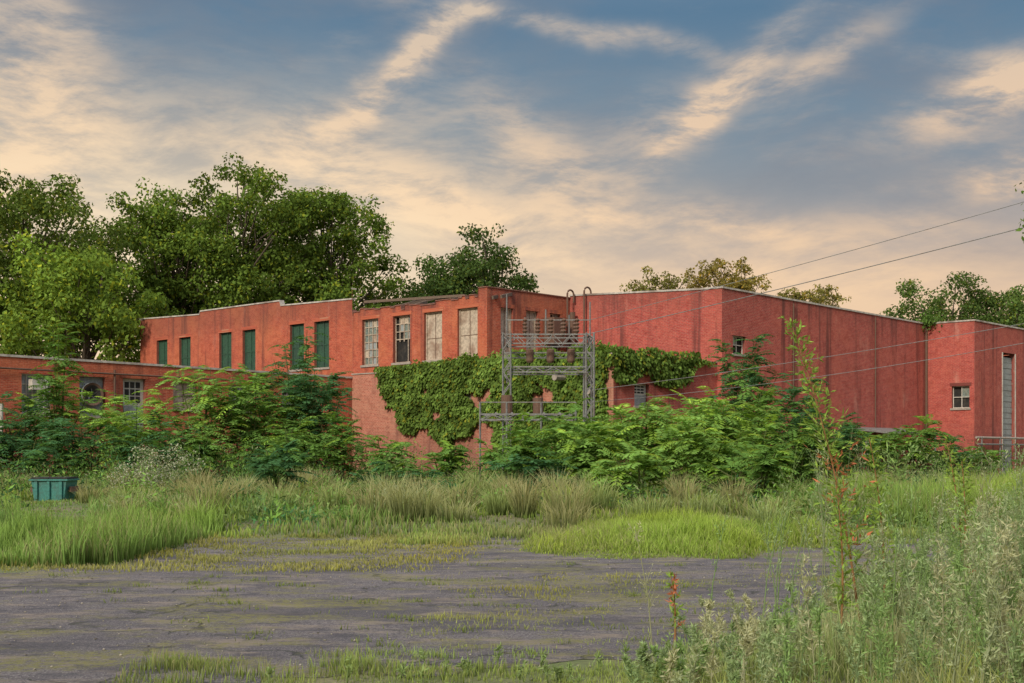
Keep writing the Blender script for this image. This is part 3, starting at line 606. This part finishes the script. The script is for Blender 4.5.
def frond_shrub(name,x,y,h,r,seed,col,nst=9,nf=170,fl=.85,ll=.25,lw=.095,low=.12):
    global rng; rng=np.random.default_rng(seed)
    rt=empty(name,(x,y,0)); T=Acc(); A=Acc(); O=[];D=[];K=[]
    off=np.array([0,0,float(gz(np.array(x),np.array(y)))])
    per=max(3,nf//nst)
    for i in range(nst):
        an=rng.uniform(0,2*math.pi); rr=r*rng.uniform(.1,.95)**.8; top=h*(1-.45*(rr/r)**1.5)*rng.uniform(.8,1.06)
        tip=np.array([math.cos(an)*rr,math.sin(an)*rr,top]); b0=tip*np.array([.25,.25,0]); m=(b0+tip)/2+np.array([0,0,.08*h])-tip*np.array([.12,.12,0])
        pts=[b0+off,m+off,tip+off]; T.add(*tube_arr(pts,[.035,.025,.01],5,(.12,.13,.06)))
        for j in range(per):
            t=low+(1-low)*rng.random()**.6; pz=(1-t)**2*pts[0]+2*t*(1-t)*pts[1]+t*t*pts[2]
            a2=an+rng.normal(0,1.3) if j%3 else rng.uniform(0,2*math.pi)
            O.append(pz+rng.normal(0,.06,3)); D.append([math.cos(a2),math.sin(a2),rng.uniform(.0,.75)+(.4 if t>.9 else 0)]); K.append(t)
    O=np.array(O);D=nrm(np.array(D));K=np.array(K)[:,None]; n=len(O); L=fl*rng.uniform(.6,1.2,(n,1)); side=nrm(np.cross(D,[0,0,1.]))
    fc=np.array(col)[None]*rng.uniform(.65,1.3,(n,1))
    yl=rng.random((n,1))<.2; fc=np.where(yl,fc*np.array([[1.45,1.3,.9]]),fc)
    npair=8; dr=rng.uniform(.25,.6,(n,1))
    prev=O
    for j in range(npair):
        t=.12+.88*j/(npair-1); Pq=O+D*L*t+np.array([0,0,-1.])*L*dr*t*t; tang=nrm(D+np.array([0,0,-2.])*dr*t)
        sz=(1-.45*abs(t-.45)*1.4)
        for s in (-1,1):
            ld=nrm(side*s+tang*.45+np.array([0,0,-.25])+rng.normal(0,.08,(n,3))); up=nrm(np.cross(side,tang)*1.0+rng.normal(0,.25,(n,3)))
            up=np.where(up[:,2:3]<0,-up,up)
            A.add(*leaves(Pq,ld,up,ll*sz*rng.uniform(.8,1.2,n),lw*sz,fc*rng.uniform(.85,1.15,(n,1))))
        if j:
            w_=np.array([0,0,.008]); V=np.stack([prev-w_,prev+w_,Pq+w_,Pq-w_],1).reshape(-1,3); A.add(V,np.arange(n)[:,None]*4+np.array([[0,1,2,3]]),np.repeat(fc*np.array([[1.2,.9,.8]]),4,0))
        prev=Pq
    A.build('fronds',MLEAF,rt); T.build('stems',MLEAF,rt)
AG=(.12,.215,.055); AD=(.06,.135,.06); AL=(.175,.29,.075)
S=[(-18.4,50,6.6,1.4,AG,9,220),(-19.6,49,3.8,2.1,AD,9,200),(-16.4,47.5,3.3,1.9,AD,9,190),(-21,48,3.0,1.9,AD,9,170),(-17.8,45,2.2,2.0,AD,8,150),(-18.9,50.5,5.0,1.2,AL,7,120),
(-12.4,49,5.0,2.8,AL,15,430),(-14.4,47,3.6,2.2,AL,11,260),(-10.4,49.5,4.8,2.3,AG,12,300),(-9.1,53,6.9,2.3,AD,15,420),(-8.0,50,5.0,2.0,AD,12,290),(-6.9,49,3.0,1.6,AG,8,160),(-10.6,52,5.6,1.7,AG,10,220),
(-11.5,44,2.4,2.0,AG,9,180),(-8.3,46,2.8,1.9,AG,9,190),(-4.9,48,1.9,1.6,AG,7,120),(-2.6,45,1.8,1.5,AG,8,130),(0.0,42,2.3,1.6,AG,9,170),(-13,45,2.6,2,AD,9,180),
(2.3,42,3.4,1.8,AG,11,260),(4.0,38,3.1,2.3,AL,14,380),(5.6,36,2.5,1.8,AL,10,240),(2.2,37,2.4,1.6,AL,9,190),(6.8,41,3.9,2.1,AL,13,330),(9.3,50,6.4,2.0,AD,15,380),(8.3,44,4.4,1.8,AG,11,250),
(11.2,48,4.4,2.2,AD,12,320),(12.9,50,3.2,1.9,AD,10,210),(18.2,56,3.1,2.0,AG,10,210),(15.3,52,2.4,1.8,AG,9,170),(20.5,58,2.2,1.7,AD,8,140),(5.6,46,3.6,1.9,AG,10,220),(10.2,45,2.8,1.9,AG,10,200),(7.4,38,2.3,1.6,AG,9,170),(22.6,60,2.0,1.6,AG,8,130),(1.0,45,2.9,1.4,AG,8,150),
(3.4,32.5,1.5,1.3,AL,8,120),(6.6,33,1.7,1.5,AG,8,130),(-3.4,36,1.2,1.2,AD,7,90),(-7.2,38,1.6,1.4,AD,7,110),(.4,35,1.4,1.2,AD,7,100)]
for i,(x,y,h,r,c,ns,nf) in enumerate(S): frond_shrub('ailanthus_shrub',x,y,h,r,100+i,c,ns,nf,fl=.95 if h>2.5 else .7)
rng=np.random.default_rng(9); A=Acc()
for i in range(720):
    y=rng.uniform(24.0,57); x=rng.uniform(-.47,.47)*y
    if inb(np.array(x-.4),np.array(y+.6)) : continue
    if y<38 and rng.random()<.35: continue
    if y<28 and -2<x<6: continue
    if abs(x/y+.372)<.05 and y<35.5: continue
    h=rng.uniform(.3,.95)*(1+1.0*(y>42))*(1.25 if x<-9 else 1); rr=rng.uniform(.3,1.3); n=int(230*rr); d=rdir(n); d[:,2]=abs(d[:,2])
    Pq=np.array([x,y,0])+d*np.array([rr,rr,h])*rng.uniform(.4,1.15,(n,1)); base_=[AD,AG,(.16,.21,.08),(.21,.23,.14),AL,(.08,.12,.05)][rng.integers(0,6)]
    nn=nrm(d+rdir(n)*.7); A.add(*leaves(Pq,nrm(np.cross(nn,rdir(n))+np.array([0,0,.4])),nn,.15*rng.uniform(.5,1.4,n),.05,np.array([base_])*rng.uniform(.6,1.3)*rng.uniform(.7,1.3,(n,1))))
A.build('undergrowth',MLEAF)
A=Acc(); 
for k in range(16):
    c=np.array([rng.normal(0,.6),rng.normal(0,.5),rng.uniform(.4,1.4)]); n=260; d=rdir(n); Pq=np.array([-11.0,38,0])+c+d*.42*rng.uniform(.5,1,(n,1)); w_=rng.random((n,1))<.55
    A.add(*leaves(Pq,rdir(n),rdir(n),.07,.045,np.where(w_,np.array([[.44,.42,.36]]),np.array([[.15,.20,.10]]))*rng.uniform(.7,1.2,(n,1))))
A.build('flowering_bush',MLEAF)
# ivy
rng=np.random.default_rng(31); A=Acc()
def ivy(n,face,s0,s1,z0,z1,mask,thick=.25):
    s=rng.uniform(s0,s1,n); z=rng.uniform(z0,z1,n); k=mask(s,z); s=s[k];z=z[k]; m=len(s); o=rng.uniform(.03,thick,m)*(.4+1.2*vn(s*1.6,z*1.6,.8))
    if face=='front': a=-8-o; b=s; nn=-U
    elif face=='side': a=s; b=.3-o; nn=-Vv
    elif face=='upper': a=-6.38-o; b=s; nn=-U
    else: a=-o; b=s; nn=-U
    Pq=np.stack([C1[0]+a*U[0]+b*Vv[0],C1[1]+a*U[1]+b*Vv[1],z],1); N3=np.array([nn[0],nn[1],0])[None]
    Nn=nrm(N3+rdir(m)*.7+np.array([0,0,.3])); D=nrm(np.array([0,0,-1.])+rdir(m)*.7)
    col=np.array([[.125,.185,.045]])*(.45+1.0*vn(s*1.6,z*1.6,.7))[:,None]*rng.uniform(.55,1.4,(m,1)); yl=rng.random((m,1))<.08; col=np.where(yl,col*np.array([[1.6,1.1,.7]]),col)
    A.add(*leaves(Pq,D,Nn,.2*rng.uniform(.6,1.2,m),.16*rng.uniform(.7,1.1,m),col))
def fmk(s,z):
    low=1.2+2.4*vn(s,0*s,1.0)+.9*vn(s,z,.5)-.8+.5*vn(s*3,s*0,1.)
    low=np.where(s<7.5,low*.5,low); low=np.where(s>14.3,low+(s-14.3)*1.8,low)
    hole=(vn(s*1.2,z,.8)*.7+vn(s*3,z*3,1.)*.3)<.30
    return (z>low)&~(hole&(z<4.8))
ivy(50000,'front',.6,17,.6,6.05,fmk,.32)
ivy(8000,'front',.3,18,5.4,6.25,lambda s,z:z<5.75+.6*vn(s,z*0,.8)-.3*(s>13.5)-.6*(s>16))
ivy(5200,'side',-8.1,-.3,4.2,6.4,lambda s,z:(z>6.1-1.5*vn(s,z*.1,1.1)**1.5-.2)&(z<5.9+.5*vn(s,s*0,.8)),.3)
ivy(1400,'block',.5,9,5.4,6.5,lambda s,z:z<5.7+.6*vn(s,z*0,1.1)**2,.3)
ivy(1800,'upper',9.9,14,5.6,7.2,lambda s,z:z<5.8+1.3*vn(s,z*0,.8)**2,.25)
n=5200; s=rng.uniform(.4,13.5,n); a=-8+rng.uniform(-.2,1.2,n); Pq=np.stack([C1[0]+a*U[0]+s*Vv[0],C1[1]+a*U[1]+s*Vv[1],5.8+.75*vn(s,a,.7)*rng.random(n)],1)
A.add(*leaves(Pq,rdir(n),nrm(rdir(n)*.6+np.array([0,0,1])),.2,.15,np.array([[.14,.21,.05]])*rng.uniform(.6,1.4,(n,1))))
A.build('ivy',MLEAF)
A=Acc(); n=260; Pq=np.array([AB(21.9,-.4,9.5)])+rng.normal(0,.28,(n,3)); A.add(*leaves(Pq,rdir(n),rdir(n),.2,.14,np.array([[.09,.15,.04]])*rng.uniform(.6,1.4,(n,1)))); A.build('parapet_weed',MLEAF)
# ---------------------------------------------------------------- foreground weeds
def weed(A,T,x,y,h,lean,col,nb=14,ln=.045,lw=.010,dens_=1.):
    an=rng.uniform(0,2*math.pi); tip=np.array([x+math.cos(an)*lean,y+math.sin(an)*lean,h]); b=np.array([x,y,0.]); m=(b+tip)/2-np.array([math.cos(an),math.sin(an),0])*lean*.2
    T.add(*tube_arr([b,m,tip],[.005,.004,.0015],4,np.array(col)*.9))
    for i in range(nb):
        t=rng.uniform(.25,1); q=(1-t)**2*b+2*t*(1-t)*m+t*t*tip; a2=rng.uniform(0,2*math.pi); L=h*rng.uniform(.12,.3)*(1.25-t*.8)
        e=q+np.array([math.cos(a2)*L*.45,math.sin(a2)*L*.45,L*.85]); T.add(*tube_arr([q,e],[.0022,.001],3,np.array(col)*.9))
        n=int(15*dens_); tt=rng.uniform(.1,1.05,(n,1)); Pq=q+(e-q)*tt+rng.normal(0,.006,(n,3)); D=nrm(rdir(n)+nrm(e-q)*.9)
        A.add(*leaves(Pq,D,rdir(n),ln*rng.uniform(.5,1.2,n),lw,np.array([col])*rng.uniform(.7,1.3,(n,1))))
    n=int(22*dens_); t=rng.uniform(.08,1,(n,1)); Pq=(1-t)**2*b+2*t*(1-t)*m+t*t*tip
    A.add(*leaves(Pq,nrm(rdir(n)*np.array([1,1,.4])),np.tile([[0,0,1.]],(n,1)),ln*1.7,lw*1.3,np.array([col])*rng.uniform(.6,1.2,(n,1))))
A=Acc();T=Acc()
WC=[(.27,.33,.19),(.33,.35,.23),(.21,.30,.12),(.40,.38,.27),(.24,.31,.16)]
for i in range(430):
    y=rng.uniform(6.6,15); lo=float(rb(np.array(y)))-.1; hi=.44*y+.4
    if hi<lo: continue
    x=lo+(hi-lo)*rng.random()**.85; edge=np.clip((x-lo)/1.6,.35,1)
    h=rng.uniform(.45,1.2)*edge
    if rng.random()<.15: h*=1.3
    if vn(x,y,.8)<.22: continue
    weed(A,T,x,y,h,rng.uniform(.02,.25),WC[rng.integers(0,5)],nb=int(9+8*rng.random()))
for i in range(46):
    y=rng.uniform(8.5,13); lo=float(rb(np.array(y))); x=lo+rng.uniform(-.2,2.8)
    weed(A,T,x,y,rng.uniform(1.0,1.8),rng.uniform(.05,.35),WC[rng.integers(0,5)],nb=11,dens_=.45,ln=.035,lw=.008)
for i in range(30):
    y=rng.uniform(7.4,9.4); x=rng.uniform(-1.9,2.0); weed(A,T,x,y,rng.uniform(.08,.4 if x>.9 else .2),.04,(.22,.28,.12),nb=4,dens_=.6)
A.build('foreground_weeds',MGRASS); 
T.build('foreground_weed_stems',MGRASS)
rt=empty('tall_weed_plant',(0,0,0)); A=Acc();T=Acc()
def tall(bx,by,tx,tz,redr,nb=80,bl=.15):
    b=np.array([bx,by,0.]); tip=np.array([tx,by-.1,tz]); m=(b+tip)/2+np.array([.16,0,.05])*tz/2.6; ts=np.linspace(0,1,12)
    T.add(*tube_arr([(1-t)**2*b+2*t*(1-t)*m+t*t*tip for t in ts],list(np.linspace(.012,.003,12)),6,(.34,.17,.09)))
    for i in range(nb):
        t=.2+.8*(i/nb); q=(1-t)**2*b+2*t*(1-t)*m+t*t*tip; a=i*2.4; L=bl*(1-.7*t)*rng.uniform(.5,1.4); e=q+np.array([math.cos(a)*L,math.sin(a)*L,L*.7])
        T.add(*tube_arr([q,e],[.003,.001],3,(.25,.22,.09)))
        n=7; tt=rng.uniform(.1,1,(n,1)); Pq=q+(e-q)*tt; red=(redr[0]<t<redr[1]) and rng.random()<redr[2]
        c=(.45,.15,.09) if red else (.22,.31,.07)
        A.add(*leaves(Pq,nrm(rdir(n)*.8+nrm(e-q)*.9+np.array([0,0,-.1])),nrm(rdir(n)+np.array([0,0,.6])),.085*(1.1-.5*t)*rng.uniform(.6,1.3,n),.018,np.array([c])*rng.uniform(.65,1.35,(n,1))))
tall(2.95,10.4,2.33,2.68,(.28,.6,.35),120,.27); tall(3.2,10.6,3.05,1.7,(.2,.4,.15),60,.15); tall(3.95,10.9,3.95,1.5,(.1,.5,.3),50,.14)
tall(2.55,9.6,2.5,1.35,(.0,.1,.1),40,.1); tall(4.4,12,4.2,1.7,(.3,.5,.2),50,.14)
A.build('leaves',MGRASS,rt); T.build('stems',MGRASS,rt)
rt=empty('red_weed_plant'); A=Acc();T=Acc(); tall(1.35,10.2,1.3,.6,(.1,.9,.6),16,.06); A.build('leaves',MGRASS,rt); T.build('stems',MGRASS,rt)
# ---------------------------------------------------------------- green dumpster
MBIN=simple('green_bin_paint',(.03,.17,.15),.5,.25,3,0,(.06,.05,.04),.4)
db=empty('dumpster',(0,0,0)); p=Part('body',db,[MBIN]); x,y=-13.2,35.5
def bx(x0,x1,y0,y1,z0,z1,m,tx=0): p.box8([(x0+tx,y0,z0),(x1-tx,y0,z0),(x1-tx,y1,z0),(x0+tx,y1,z0),(x0,y0,z1),(x1,y0,z1),(x1,y1,z1),(x0,y1,z1)],m)
bx(x-.5,x+.5,y-.45,y+.45,.15,.72,MBIN,.08)
for k in (-.35,0,.35): bx(x+k-.04,x+k+.04,y-.51,y-.452,.2,.7,MBIN)
bx(x-.55,x+.55,y-.51,y+.5,.722,.77,MBIN)
bx(x-.52,x-.01,y-.45,y+.45,.773,.82,MDARK); bx(x+.01,x+.52,y-.45,y+.45,.773,.82,MDARK)
for s in (-.58,.52): bx(x+s,x+s+.06,y-.3,y+.3,.4,.55,MRUST)
for sx in (-.4,.4): p.tube([(x+sx-.04,y-.3,.1),(x+sx+.04,y-.3,.1)],.1,MDARK,10)
p.build()
print('OK')
